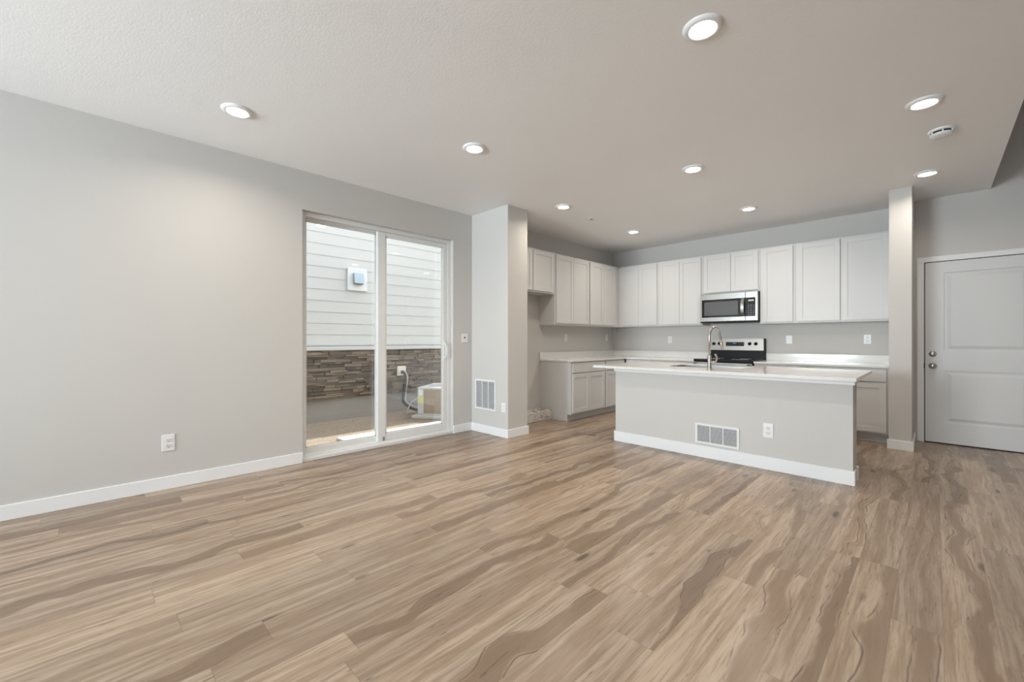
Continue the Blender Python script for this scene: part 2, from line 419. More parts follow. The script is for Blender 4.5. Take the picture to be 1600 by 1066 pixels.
def panel(name, x0, x1, y0, y1, sl, sr, rb, rt, handle=False):
    z0, z1 = 0.052, OZ1 - 0.048
    p = MB()
    p.box((x0, y0, z0), (x1, y0 + sl, z1), M['vinyl'], 0.004); p.box((x0, y1 - sr, z0), (x1, y1, z1), M['vinyl'], 0.004)
    p.box((x0, y0 + sl, z0), (x1, y1 - sr, z0 + rb), M['vinyl'], 0.004); p.box((x0, y0 + sl, z1 - rt), (x1, y1 - sr, z1), M['vinyl'], 0.004)
    # glazing bead
    xc = (x0 + x1) / 2; g = 0.012
    p.box((xc + 0.006, y0 + sl, z0 + rb), (x1 - 0.006, y0 + sl + g, z1 - rt), M['vinyl']); p.box((xc + 0.006, y1 - sr - g, z0 + rb), (x1 - 0.006, y1 - sr, z1 - rt), M['vinyl'])
    p.box((xc + 0.006, y0 + sl, z0 + rb), (x1 - 0.006, y1 - sr, z0 + rb + g), M['vinyl']); p.box((xc + 0.006, y0 + sl, z1 - rt - g), (x1 - 0.006, y1 - sr, z1 - rt), M['vinyl'])
    o = p.build(name, d1)
    MB().box((xc - 0.004, y0 + sl, z0 + rb), (xc + 0.004, y1 - sr, z1 - rt), M['glass']).build('pane', o)
    return o
panel('fixed_panel', -0.155, -0.117, 0.047, 0.86, 0.020, 0.06, 0.05, 0.020)
sp = panel('sliding_panel', -0.103, -0.062, 0.79, WD - 0.047, 0.095, 0.063, 0.075, 0.045)
h = MB(); yh = WD - 0.085
h.tube(spline([(-0.062, yh, 0.93), (-0.035, yh, 0.945), (-0.022, yh, 1.02), (-0.035, yh, 1.095), (-0.062, yh, 1.11)], 6), 0.009, M['vinyl'])
h.box((-0.064, yh - 0.016, 0.90), (-0.056, yh + 0.016, 1.14), M['vinyl'], 0.003)
h.build('handle', sp)
MB().box((-0.066, 0.845, 0.055), (-0.05, 0.865, 0.10), M['nickel'], 0.003).build('foot_lock', d1)
tag(d1.children[-1], 'small metal lock at the foot')

# ------------------------------------------------------------------ panelled door
d2 = empty('door_2', (-0.077, YE, 0)); struct(d2, 'white two-panel door with nickel knob and deadbolt', 'door')
DW, DH = 0.914, 2.018
DS = 0.017          # slab face sits slightly proud of the wall inside its casing
b = MB()
def slab_with_panels():
    z0, z1 = 0.012, DH
    pans = [(0.150, DW - 0.150, 0.235, 0.815), (0.150, DW - 0.150, 1.03, 1.895)]
    yb, yf = -0.002, -DS
    b.box((0, -0.004, z0), (DW, yb, z1), M['door'])
    # stiles and rails
    b.box((0, yf, z0), (pans[0][0], -0.004, z1), M['door']); b.box((pans[0][1], yf, z0), (DW, -0.004, z1), M['door'])
    for a, c in ((z0, pans[0][2]), (pans[0][3], pans[1][2]), (pans[1][3], z1)):
        b.box((pans[0][0], yf, a), (pans[0][1], -0.004, c), M['door'])
    for x0, x1, a, c in pans:   # raised field with sloped border
        bb = bmesh.new(); i, j = 0.022, 0.055
        r1 = [(x0 + i, -0.0042, a + i), (x1 - i, -0.0042, a + i), (x1 - i, -0.0042, c - i), (x0 + i, -0.0042, c - i)]
        r2 = [(x0 + j, yf + 0.0005, a + j), (x1 - j, yf + 0.0005, a + j), (x1 - j, yf + 0.0005, c - j), (x0 + j, yf + 0.0005, c - j)]
        v1 = [bb.verts.new(p) for p in r1]; v2 = [bb.verts.new(p) for p in r2]
        bb.faces.new(v2)
        for k in range(4): bb.faces.new((v1[k], v1[(k + 1) % 4], v2[(k + 1) % 4], v2[k]))
        b._merge(bb, M['door'])
slab_with_panels(); slab = b.build('door_slab', d2)
c = MB()
for lo, hi in (((-0.067, -0.024, 0), (-0.008, 0, DH + 0.008)), ((DW + 0.008, -0.024, 0), (DW + 0.067, 0, DH + 0.008)), ((-0.067, -0.024, DH + 0.008), (DW + 0.067, 0, DH + 0.067))):
    c.box(lo, hi, M['trim'], 0.004)
c.build('door_casing', d2)
g = MB(); g.box((-0.008, -0.0015, 0), (0.0, 0, DH + 0.008), M['dark']); g.box((DW, -0.0015, 0), (DW + 0.008, 0, DH + 0.008), M['dark']); g.box((0, -0.0015, DH), (DW, 0, DH + 0.008), M['dark']); g.box((0, -0.017, 0.0), (DW, 0, 0.011), M['rubber'])
tag(g.build('door_gap_seal', d2), 'dark gap seal around the slab')
rx = Matrix.Rotation(R(90), 4, 'X')
def at(x, y, z): return Matrix.Translation((x, y, z))
k = MB(); k.lathe([(0.0, 0), (0.033, 0), (0.033, 0.006), (0.026, 0.012), (0.012, 0.014), (0.011, 0.035), (0.02, 0.042), (0.027, 0.052), (0.026, 0.064), (0.016, 0.072), (0, 0.073)], M['nickel'], 32, at(0.060, -DS, 0.862) @ rx)
tag(k.build('door_knob', slab), 'round satin nickel knob')
k = MB(); k.lathe([(0.0, 0), (0.032, 0), (0.031, 0.008), (0.026, 0.014), (0, 0.015)], M['nickel'], 32, at(0.060, -DS, 0.995) @ rx)
k.box((0.056, -DS - 0.028, 0.978), (0.064, -DS - 0.012, 1.012), M['nickel'], 0.003)
tag(k.build('deadbolt', slab), 'satin nickel deadbolt turn')
MB().box((-0.010, -0.0255, 0.83), (-0.004, -0.0, 0.89), M['black'], 0.001).build('strike_plate', d2)

# ------------------------------------------------------------------ cabinets
def shaker(w, h, m, t=0.019, stile=0.057, rec=0.007):
    """front faces -Y, lower-left-front corner of back plane at origin; occupies y in [-t,0]"""
    b = MB()
    b.box((0, -t + rec, 0), (w, 0, h), m)
    b.box((0, -t, 0), (stile, -t + rec, h), m, 0.0012); b.box((w - stile, -t, 0), (w, -t + rec, h), m, 0.0012)
    b.box((stile, -t, 0), (w - stile, -t + rec, stile), m, 0.0012); b.box((stile, -t, h - stile), (w - stile, -t + rec, h), m, 0.0012)
    return b
def cabinet(name, loc, rz, w, depth, z0, z1, doors, label, group, cat, drawers=(), toe=False, side_panel=False, sp_w=None, fin=0.0):
    """local: x along front, -y is the front. doors: (x0,x1,z0,z1)"""
    root = empty(name, (loc[0], loc[1], 0), rz); tag(root, label, cat, group)
    b = MB()
    if toe:
        b.box((0, 0.0, 0.10), (w, depth - 0.0015, z1), M['cabinet'], 0.001); b.box((0, 0.075, 0), (w, depth - 0.0015, 0.10), M['cabinet'])
    else:
        b.box((0, 0.0, z0), (w, depth - 0.0015, z1), M['cabinet'], 0.001)
    b.build('cabinet_box', root)
    for x0, x1, a, c in doors:
        shaker(x1 - x0, c - a, M['cabinet']).build('door', root, loc=(x0, -0.001, a))
    for x0, x1, a, c in drawers:
        MB().box((x0, -0.020, a), (x1, -0.001, c), M['cabinet'], 0.0025).build('drawer', root)
    return root
UZ0, UZ1 = 1.372, 2.41
UD = 0.31
YU = 6.52        # carcass front plane of the back uppers (doors stand 2 cm proud)
XU = -3.89       # carcass front plane of the left uppers
DZ0, DZ1 = UZ0 + 0.022, UZ1 - 0.022
gu = 'white upper cabinets'
def back_upper(x0, x1, doors, label, z0=UZ0):
    a = z0 + 0.022
    return cabinet('upper_cabinet', (x0, YU), 0, x1 - x0, YB - YU, z0, UZ1, [(p - x0, q - x0, a, DZ1) for p, q in doors], label, gu, 'cabinet')
back_upper(-3.8895, -3.166, [(-3.81, -3.506), (-3.502, -3.186)], 'tall white two-door upper cabinet on the back wall, in the corner')
back_upper(-3.164, -2.467, [(-3.146, -2.818), (-2.814, -2.486)], 'tall white two-door upper cabinet just left of the microwave')
back_upper(-2.465, -1.700, [(-2.447, -2.072), (-2.068, -1.718)], 'short white two-door upper cabinet directly above the microwave', z0=1.825)
back_upper(-1.698, -1.292, [(-1.668, -1.312)], 'narrow white single-door upper cabinet just right of the microwave')
back_upper(-1.290, -0.347, [(-1.262, -0.822), (-0.806, -0.363)], 'wide white two-door upper cabinet at the right end beside the wall end')
def left_upper(y0, y1, doors, label, z0=UZ0, dp=None):
    a = z0 + 0.022
    return cabinet('upper_cabinet', (XU, y0), R(90), y1 - y0, XU - XL, z0, UZ1, [(p - y0, q - y0, a, DZ1) for p, q in doors], label, gu, 'cabinet')
left_upper(3.802, 4.755, [(3.83, 4.268), (4.284, 4.722)], 'short white upper cabinet above the empty fridge recess', z0=1.81)
left_upper(4.757, 5.612, [(4.785, 5.190), (5.194, 5.596)], 'tall white upper cabinet on the left wall beside the fridge cabinet')
left_upper(5.614, 6.5185, [(5.632, 6.006), (6.010, 6.38)], 'tall white upper cabinet on the left wall next to the corner')
ZC = 0.864
ZB = ZC - 0.026
gb = 'white base cabinets'
XB = -3.61; YBF = 6.24
def left_base(y0, y1, doors, drawers, label):
    return cabinet('base_cabinet', (XB, y0), R(90), y1 - y0, XB - XL, 0, ZB, [(p - y0, q - y0, 0.118, 0.668) for p, q in doors], label, gb, 'cabinet', [(p - y0, q - y0, 0.684, ZB - 0.016) for p, q in drawers], toe=True)
cb = left_base(4.775, 5.632, [(4.806, 5.202), (5.206, 5.612)], [(4.806, 5.612)], 'white base cabinet with its end panel facing the fridge recess')
MB().box((-0.002, 0.06, 0), (0.002, XB - XL - 0.0015, 0.10), M['cabinet']).build('end_panel_toe', cb)
left_base(5.634, 6.222, [(5.652, 6.202)], [(5.652, 6.202)], 'white base cabinet in the left run, nearer the corner')
def back_base(x0, x1, doors, drawers, label):
    return cabinet('base_cabinet', (x0, YBF), 0, x1 - x0, YB - YBF, 0, ZB, [(p - x0, q - x0, 0.118, 0.668) for p, q in doors], label, gb, 'cabinet', [(p - x0, q - x0, 0.684, ZB - 0.016) for p, q in drawers], toe=True)
back_base(-3.59, -2.472, [(-3.56, -3.02), (-3.016, -2.492)], [(-3.56, -2.492)], 'white base cabinet on the back wall, left of the range')
back_base(-1.694, -1.102, [(-1.676, -1.122)], [(-1.676, -1.122)], 'white base cabinet just right of the range')
back_base(-1.100, -0.347, [(-1.08, -0.735), (-0.731, -0.378)], [(-1.08, -0.378)], 'white base cabinet at the right end against the wall end')
# worktops with upstands
def countertop(boxes, splash, label):
    root = empty('countertop', (boxes[0][0][0], boxes[0][0][1], ZC)); tag(root, label, 'countertop', 'white quartz countertops')
    b = MB(); o = Vector(root.location)
    for lo, hi in boxes: b.box(Vector(lo) - o, Vector(hi) - o, M['quartz'], 0.003)
    b.build('slab', root); b = MB()
    for lo, hi in splash: b.box(Vector(lo) - o, Vector(hi) - o, M['quartz'], 0.002)
    b.build('backsplash', root)
zt, zb, zs = ZC, ZB + 0.0005, ZC + 0.10
countertop([((XL + 0.001, 4.765, zb), (XB + 0.03, 6.828, zt)), ((XB + 0.03, YBF - 0.03, zb), (-2.470, 6.828, zt))],
           [((XL + 0.001, 4.765, zt), (XL + 0.021, 6.828, zs)), ((XL + 0.021, 6.808, zt), (-2.470, 6.828, zs))], 'L-shaped white quartz countertop in the left corner of the kitchen')
countertop([((-1.696, YBF - 0.03, zb), (-0.347, 6.828, zt))], [((-1.696, 6.808, zt), (-0.347, 6.828, zs))], 'white quartz countertop right of the range')

# ------------------------------------------------------------------ island
IX0, IX1, IY0 = -2.585, -0.455, 4.26
isl = empty('kitchen_island', (IX0, IY0, 0)); tag(isl, 'long kitchen island with a pale painted back panel, under a white counter', 'island')
def L(x, y, z): return (x - IX0, y - IY0, z)
MB().box(L(IX0, IY0, 0), L(IX1, 4.47, ZB), M['wall'], 0.002).build('back_panel', isl)
b = MB()
for xa, xb, ya, yb_, za in ((IX0 + 0.08, -2.10, 4.472, 5.13, 0.10), (-1.34, IX1 - 0.09, 4.472, 5.13, 0.10), (-2.10, -1.34, 4.472, 4.49, 0.10), (-2.10, -1.34, 4.945, 5.13, 0.10)): b.box(L(xa, ya, za), L(xb, yb_, ZB), M['cabinet'])
b.box(L(-2.10, 4.49, 0.10), L(-1.34, 4.945, 0.12), M['cabinet'])
b.box(L(IX0 + 0.08, 4.472, 0), L(IX1 - 0.09, 5.05, 0.10), M['cabinet'])
b.build('cabinet_box', isl)
n = 4; w0, w1 = IX0 + 0.09, IX1 - 0.10
for i in range(n):
    a = w0 + (w1 - w0) * i / n + 0.004; c = w0 + (w1 - w0) * (i + 1) / n - 0.004
    shaker(c - a, 0.68, M['cabinet']).build('door', isl, loc=L(c, 5.131, 0.118), rot=(0, 0, R(180)))
b = MB(); b.box(L(IX0 - BT, IY0 - BT, 0), L(IX1 + BT, IY0, BH + 0.015), M['trim'], 0.003)
b.box(L(IX1, IY0, 0), L(IX1 + BT, 4.345, BH + 0.015), M['trim'], 0.003); b.box(L(IX1, 4.43, 0), L(IX1 + BT, 4.485, BH + 0.015), M['trim'], 0.003)
b.box(L(IX0 - BT, IY0, 0), L(IX0, 4.47, BH + 0.015), M['trim'], 0.003)
b.build('baseboard', isl)
b = MB(); b.box(L(IX0 - 0.012, IY0 - 0.012, ZB - 0.045), L(IX1 + 0.012, IY0, ZB - 0.001), M['trim'], 0.003); b.box(L(IX1, IY0, ZB - 0.045), L(IX1 + 0.012, 4.47, ZB - 0.001), M['trim'], 0.003)
b.build('top_trim', isl)
# island worktop with sink cut-out
CX0, CX1, CY0, CY1 = -2.755, -0.415, 4.06, 5.20
SX0, SX1, SY0, SY1 = -2.08, -1.36, 4.50, 4.93
ct = empty('countertop', (CX0, CY0, ZC)); tag(ct, 'long white quartz countertop lying on the island', 'countertop', 'white quartz countertops')
b = MB()
for lo, hi in (((CX0, CY0), (SX0, CY1)), ((SX1, CY0), (CX1, CY1)), ((SX0, CY0), (SX1, SY0)), ((SX0, SY1), (SX1, CY1))):
    b.box((lo[0] - CX0, lo[1] - CY0, zb - ZC), (hi[0] - CX0, hi[1] - CY0, 0), M['quartz'])
b.build('slab', ct)
sk = empty('sink', (SX0, SY0, ZC)); tag(sk, 'stainless undermount sink set into the island counter', 'sink')
b = MB(); sw, sh, dz = SX1 - SX0, SY1 - SY0, 0.20
z0_, z1_ = zb - ZC - dz, -0.002
e = 0.0015
for lo, hi in (((e, e, z0_), (sw - e, sh - e, z0_ + 0.004)), ((e, e, z0_), (0.005, sh - e, z1_)), ((sw - 0.005, e, z0_), (sw - e, sh - e, z1_)), ((e, e, z0_), (sw - e, 0.005, z1_)), ((e, sh - 0.005, z0_), (sw - e, sh - e, z1_))):
    b.box(lo, hi, M['steel'])
b.build('basin', sk)
MB().lathe([(0, 0.001), (0.03, 0.001), (0.044, 0.004), (0.046, 0.0)], M['nickel'], 24, at(sw / 2, sh / 2, z0_ + 0.004)).build('drain', sk)
# faucet
fc = empty('faucet', (-1.515, 4.17, ZC)); tag(fc, 'tall brushed nickel gooseneck faucet standing on the island counter', 'faucet')
b = MB(); b.lathe([(0, 0), (0.027, 0), (0.027, 0.006), (0.021, 0.012), (0.018, 0.02), (0.018, 0.13), (0.0155, 0.14), (0, 0.14)], M['nickel'], 24); b.build('faucet_base', fc)
b = MB()
pts = [(0, 0, 0.13), (0, 0, 0.30)] + [(0.052 * 0.35 * (1 - math.cos(t)), 0.085 * (1 - math.cos(t)), 0.33 + 0.078 * math.sin(t)) for t in [math.pi * k / 10 for k in range(11)]] + [(0.04, 0.175, 0.30), (0.042, 0.178, 0.285)]
b.tube(pts, 0.0115, M['nickel'], 14); b.build('gooseneck', fc)
MB().tube([(0.041, 0.176, 0.292), (0.046, 0.185, 0.245), (0.050, 0.192, 0.20)], [0.0125, 0.015, 0.0175], M['nickel'], 16).build('spray_head', fc)
b = MB(); b.tube([(0.012, 0, 0.075), (0.052, 0, 0.078)], 0.013, M['nickel'], 14)
b.tube(spline([(0.050, 0, 0.080), (0.066, -0.003, 0.10), (0.068, -0.008, 0.13), (0.056, -0.014, 0.155)], 6), [0.009] * 18 + [0.007], M['nickel'], 10); b.build('lever_handle', fc)

# ------------------------------------------------------------------ range
RX0, RX1 = -2.466, -1.700
rg = empty('range', (RX0, 6.20, 0)); tag(rg, 'freestanding stainless range with black glass cooktop between white base cabinets', 'range')
w = RX1 - RX0; D = YB - 6.20
b = MB(); b.box((0.003, 0.0, 0.02), (w - 0.003, D - 0.02, 0.845), M['black'], 0.003); b.build('body', rg)
b = MB(); b.box((0.006, -0.028, 0.20), (w - 0.006, -0.001, 0.835), M['steel'], 0.004); b.box((0.10, -0.030, 0.36), (w - 0.10, -0.027, 0.70), M['black_glass'], 0.002); od = b.build('oven_door', rg)
b = MB(); b.tube([(0.045, -0.075, 0.795), (w - 0.045, -0.075, 0.795)], 0.012, M['steel'], 14)
b.build('handle', od)
for x in (0.035, w - 0.035): MB().box((x - 0.016, -0.090, 0.775), (x + 0.016, -0.025, 0.825), M['black'], 0.006).build('handle_bracket', od)
b = MB(); b.box((0.006, -0.026, 0.03), (w - 0.006, -0.001, 0.19), M['steel'], 0.004); b.build('storage_drawer', rg)
b = MB(); b.box((0.0, -0.022, 0.846), (w, D - 0.08, 0.878), M['black'], 0.004); b.box((0.012, 0.0, 0.8785), (w - 0.012, D - 0.085, 0.881), M['black_glass'])
ck = b.build('cooktop', rg); tag(ck, 'black glass cooktop')
gy, gx = (0.14, 0.40), (0.20, w - 0.20)
for yy in gy:
    for xx in gx:
        b = MB(); r_ = 0.10 if yy < 0.3 else 0.075
        b.lathe([(r_ - 0.003, 0.0), (r_ - 0.003, 0.0006), (r_, 0.0006), (r_, 0.0)], M['acgrey'], 40, at(xx, yy, 0.881)); b.build('burner_ring', ck)
b = MB(); b.box((0.0, D - 0.08, 0.846), (w, D - 0.002, 1.00), M['black'], 0.003); b.build('rear_riser', rg)
b = MB()
b.poly_prism([(D - 0.085, 1.0), (D - 0.010, 1.0), (D - 0.010, 1.168), (D - 0.060, 1.168)], w - 0.012, M['steel'], Matrix(((0, 0, 1, 0.0), (1, 0, 0, 0), (0, 1, 0, 0), (0, 0, 0, 1))))
b.box((w - 0.012, D - 0.088, 0.998), (w, D - 0.002, 1.171), M['black'], 0.002)
bgd = b.build('backguard', rg)
sl = math.atan2(0.025, 0.168)
def face(x, z):      # matrix on the sloping face of the backguard
    return at(x, D - 0.085 + (z - 1.0) * 0.025 / 0.168, z) @ Matrix.Rotation(R(90) - sl, 4, 'X')
for x in (0.075, 0.155, w - 0.195, w - 0.115):
    b = MB(); b.lathe([(0, 0), (0.024, 0), (0.024, 0.004), (0.019, 0.006), (0.017, 0.024), (0.014, 0.027), (0, 0.027)], M['black'], 24, face(x, 1.095))
    b.box((-0.0025, -0.016, 0.026), (0.0025, 0.016, 0.030), M['black'], 0.001, 1, face(x, 1.095))
    b.build('knob', bgd)
b = MB(); b.box((-0.125, -0.030, 0.0), (0.125, 0.030, 0.0025), M['black_glass'], 0.001, 1, face(w / 2 - 0.01, 1.09)); cp = b.build('control_panel', bgd)
b = MB(); b.box((-0.030, 0.004, 0.0026), (0.022, 0.020, 0.0032), M['display'], 0, 1, face(w / 2 - 0.01, 1.09)); b.build('clock_display', cp)
for i in range(9):
    for j in range(2):
        x = -0.112 + i * 0.028
        if j == 1 and -0.04 < x < 0.035: continue
        MB().box((x - 0.006, -0.020 + j * 0.030, 0.0026), (x + 0.006, -0.014 + j * 0.030, 0.003), M['duct'], 0, 1, face(w / 2 - 0.01, 1.09)).build('button', cp)
# microwave
mz0, mz1, my = 1.40, 1.822, 6.43
mw = empty('microwave', (RX0, my, mz0)); tag(mw, 'stainless over-range microwave with black glass door under the short cabinet', 'microwave')
w = RX1 - RX0 - 0.002; hh = mz1 - mz0; D = YB - my - 0.002
b = MB(); b.box((0.002, 0.03, 0.004), (w, D, hh), M['black'], 0.003); b.build('body', mw)
dx = w * 0.80
b = MB(); b.box((0, -0.002, 0.018), (dx - 0.001, 0.029, hh - 0.003), M['steel'], 0.004); b.box((0.022, -0.0035, 0.078), (dx - 0.002, -0.0015, hh - 0.085), M['black_glass'], 0.001)
dr = b.build('door', mw)
t = NT('mesh_screened_glass'); co = t.coords(); n_ = t.noise(co, 400, 1); t.bsdf(t.mix(n_, (0.10, 0.105, 0.11), (0.15, 0.155, 0.16)), 0.12, spec=0.5); M['screen'] = t.m
MB().box((0.058, -0.0045, 0.105), (dx - 0.095, -0.003, hh - 0.118), M['screen'], 0.0005).build('window', dr)
b = MB(); hx = dx - 0.052; N = 14
for q in range(N):
    f0, f1 = q / N, (q + 1) / N
    za, zb_ = 0.088 + f0 * (hh - 0.178), 0.088 + f1 * (hh - 0.178)
    ya, yb_ = [-0.006 - 0.036 * math.sin(math.pi * f) ** 0.7 for f in (f0, f1)]
    bb = bmesh.new()
    v = [bb.verts.new(p) for p in ((hx, ya, za), (hx + 0.038, ya, za), (hx + 0.038, yb_, zb_), (hx, yb_, zb_), (hx, ya + 0.012, za), (hx + 0.038, ya + 0.012, za), (hx + 0.038, yb_ + 0.012, zb_), (hx, yb_ + 0.012, zb_))]
    for idx in ((0, 1, 2, 3), (4, 5, 6, 7), (0, 3, 7, 4), (1, 2, 6, 5)) + (((0, 1, 5, 4),) if q == 0 else ()) + (((3, 2, 6, 7),) if q == N - 1 else ()): bb.faces.new([v[k] for k in idx])
    b._merge(bb, M['steel'])
bmesh.ops.remove_doubles(b.bm, verts=b.bm.verts, dist=1e-5)
b.build('handle', dr)
b = MB(); b.box((dx + 0.001, -0.002, 0.018), (w, 0.029, hh - 0.003), M['steel'], 0.004); b.box((dx + 0.002, -0.0035, 0.078), (w - 0.028, -0.0015, hh - 0.085), M['black_glass'], 0.001)
cp = b.build('control_panel', mw)
MB().box((dx + 0.035, -0.0042, hh - 0.135), (w - 0.050, -0.0034, hh - 0.115), M['acgrey']).build('clock_display', cp)
for i in range(3):
    for j in range(6): MB().box((dx + 0.030 + i * 0.032, -0.0041, 0.095 + j * 0.026), (dx + 0.050 + i * 0.032, -0.0034, 0.105 + j * 0.026), M['duct']).build('button', cp)
b = MB(); b.box((0.0, 0.0, 0.0), (w, D * 0.9, 0.016), M['black'], 0.002); b.build('vent_base', mw)

# ------------------------------------------------------------------ wall plates and grilles. local: plate in XZ plane, front -Y, centre at origin
def rot_for(facing):  # '-Y' or '+X'
    return 0.0 if facing == '-Y' else R(90)
def outlet(loc, facing, label, kind='duplex', name='outlet', s=1.0):
    root = empty(name, loc, rot_for(facing)); tag(root, label, 'outlet', 'white wall outlets')
    MB().box((-0.036 * s, -0.006, -0.058 * s), (0.036 * s, 0, 0.058 * s), M['plate'], 0.003, 2).build('cover_plate', root)
    if kind == 'duplex':
        for z in (0.0215, -0.0215):
            b = MB(); b.box((-0.017, -0.0085, z - 0.014), (0.017, -0.0055, z + 0.014), M['plate'], 0.003, 2)
            b.box((-0.0085, -0.0092, z - 0.003), (-0.0060, -0.0080, z + 0.008), M['dark']); b.box((0.0060, -0.0092, z - 0.003), (0.0085, -0.0080, z + 0.008), M['dark']); b.box((-0.003, -0.0092, z - 0.012), (0.003, -0.0080, z - 0.007), M['dark'])
            b.build('receptacle', root)
    else:
        b = MB(); b.box((-0.0168, -0.0085, -0.033), (0.0168, -0.0055, 0.033), M['plate'], 0.002)
        for z in (0.018, -0.018):
            b.box((-0.0085, -0.0092, z - 0.003), (-0.0068, -0.0080, z + 0.006), M['duct']); b.box((0.0068, -0.0092, z - 0.003), (0.0085, -0.0080, z + 0.006), M['duct'])
        b.build('receptacle', root)
    return root
outlet((XL, 0.432, 0.357), '+X', 'white duplex outlet low on the long left wall', s=1.1)
outlet((-3.599, YP, 0.352), '-Y', 'white outlet low on the wall pier, right of the grille', 'decora')
outlet((-1.044, IY0 - 0.0012, 0.348), '-Y', 'white duplex outlet on the island, right of its grille', s=1.12)
outlet((-3.112, YB, 1.155), '-Y', 'white outlet on the back wall left of the range', 'decora')
outlet((-1.421, YB, 1.155), '-Y', 'white outlet on the back wall just right of the range', 'decora')
outlet((-0.590, YB, 1.160), '-Y', 'white duplex outlet on the back wall beside the wall end')
outlet((XL, 5.407, 1.185), '+X', 'white outlet on the left kitchen wall, nearer the fridge recess', 'decora')
outlet((XL, 6.604, 1.19), '+X', 'white outlet on the left kitchen wall, by the corner', 'decora')
jp = empty('wall_plate', (XL, 3.345, 1.175), R(90)); tag(jp, 'white wall plate with a dark centre beside the patio door', 'wall plate')
MB().box((-0.048, -0.007, -0.055), (0.048, 0, 0.055), M['plate'], 0.003, 2).build('cover_plate', jp)
MB().lathe([(0, 0), (0.012, 0), (0.012, 0.004), (0, 0.005)], M['duct'], 20, at(-0.004, -0.007, 0.006) @ rx).build('sensor', jp)

def grille(loc, facing, w, h, label, pitch=0.0125, border=0.022, cols=3):
    root = empty('vent_grille', loc, rot_for(facing)); tag(root, label, 'vent', 'white louvred vent grilles')
    b = MB(); t = 0.010
    b.box((-w / 2, -t, -h / 2), (-w / 2 + border, 0, h / 2), M['plate'], 0.002); b.box((w / 2 - border, -t, -h / 2), (w / 2, 0, h / 2), M['plate'], 0.002)
    b.box((-w / 2 + border, -t, h / 2 - border), (w / 2 - border, 0, h / 2), M['plate'], 0.002); b.box((-w / 2 + border, -t, -h / 2), (w / 2 - border, 0, -h / 2 + border), M['plate'], 0.002)
    cw = (w - 2 * border) / cols; bar = 0.009
    for i in range(1, cols): b.box((-w / 2 + border + cw * i - bar / 2, -t, -h / 2 + border), (-w / 2 + border + cw * i + bar / 2, 0, h / 2 - border), M['plate'], 0.001)
    b.build('frame', root)
    MB().box((-w / 2 + border, -0.0015, -h / 2 + border), (w / 2 - border, -0.0005, h / 2 - border), M['duct']).build('backing', root)
    for i in range(cols):
        b = MB(); x0 = -w / 2 + border + cw * i + bar / 2 * (i > 0); x1 = -w / 2 + border + cw * (i + 1) - bar / 2 * (i < cols - 1)
        n = int((h - 2 * border) / pitch)
        for k in range(n):
            z = -h / 2 + border + (k + 0.5) * (h - 2 * border) / n
            b.box((x0, -0.0045, -0.0006), (x1, 0.0035, 0.0006), M['plate'], 0, 1, at(0, -0.0045, z) @ Matrix.Rotation(R(24), 4, 'X'))
        b.build('louvres', root)
    return root
grille((-3.9225, YP, 0.476), '-Y', 0.382, 0.372, 'white square louvred return grille on the wall pier')
grille((-1.4795, IY0 - 0.0012, 0.2335), '-Y', 0.402, 0.200, 'low wide white louvred grille in the island panel')

# fridge recess ledge
lg = MB().box((XL + 0.002, 3.82, 0.0), (-3.945, 4.762, 0.135), M['scuffed'], 0.004).build('box'); tag(lg, 'low scuffed white box on the floor of the fridge recess', 'box')

# ------------------------------------------------------------------ ceiling fixtures
def downlight(x, y, label, power=1.0):
    root = empty('ceiling_light', (x, y, H)); tag(root, label, 'ceiling light', 'recessed disc ceiling lights')
    fl = Matrix.Rotation(math.pi, 4, 'X')
    MB().lathe([(0.062, 0.004), (0.062, 0.012), (0.071, 0.017), (0.083, 0.014), (0.0955, 0.005), (0.096, 0.0)], M['plate'], 48, fl).build('trim_ring', root)
    MB().lathe([(0.0, 0.0125), (0.045, 0.012), (0.0625, 0.0095)], M['lens'], 48, fl).build('lens', root)
    light('downlight_glow', 'AREA', (0, 0, -0.022), (0, 0, -1), LAMP_W * power, (1.0, 0.89, 0.76), 0.12, parent=root, shape='DISK', spread=155)
    return root
downlight(-0.834, 2.204, 'lit round ceiling light nearest the viewer, at top centre right')
downlight(-3.413, 0.725, 'lit round ceiling light above the long blank left wall')
downlight(-2.692, 2.251, 'lit round ceiling light in front of the patio door')
downlight(-0.050, 3.945, 'lit round ceiling light nearest the smoke detector')
downlight(-1.583, 3.955, 'lit round ceiling light above the middle of the island')
downlight(-0.052, 5.632, 'lit round ceiling light in front of the panelled door', 0.6)
downlight(-3.121, 3.985, 'lit round ceiling light close to the wall pier and sprinkler', 0.8)
downlight(-1.588, 5.625, 'lit round ceiling light in front of the microwave')
downlight(-3.121, 5.640, 'lit round ceiling light nearest the kitchen corner')
for x, y in ((-0.834, -0.8), (0.9, -0.8)):
    downlight(x, y, 'round ceiling light behind the viewer')
sd = empty('smoke_detector', (0.035, 4.56, H)); tag(sd, 'white round smoke detector on the ceiling at right', 'smoke detector')
fl = Matrix.Rotation(math.pi, 4, 'X')
MB().lathe([(0.075, 0), (0.075, 0.010), (0.070, 0.014), (0.0, 0.014)], M['plate'], 40, fl).build('mounting_base', sd)
MB().lathe([(0.058, 0.012), (0.058, 0.028), (0, 0.028)], M['dark'], 40, fl).build('sensing_slot', sd)
MB().lathe([(0.066, 0.030), (0.065, 0.040), (0.052, 0.048), (0.0, 0.050)], M['plate'], 40, fl).lathe([(0.066, 0.030), (0, 0.0302)], M['plate'], 40, fl).build('cover', sd)
for k in range(6):
    a = k * math.pi / 3 + 0.4; MB().box((-0.004, -0.004, 0.013), (0.004, 0.004, 0.031), M['plate'], 0, 1, fl @ at(0.062 * math.cos(a), 0.058 * math.sin(a), 0)).build('spacer', sd)
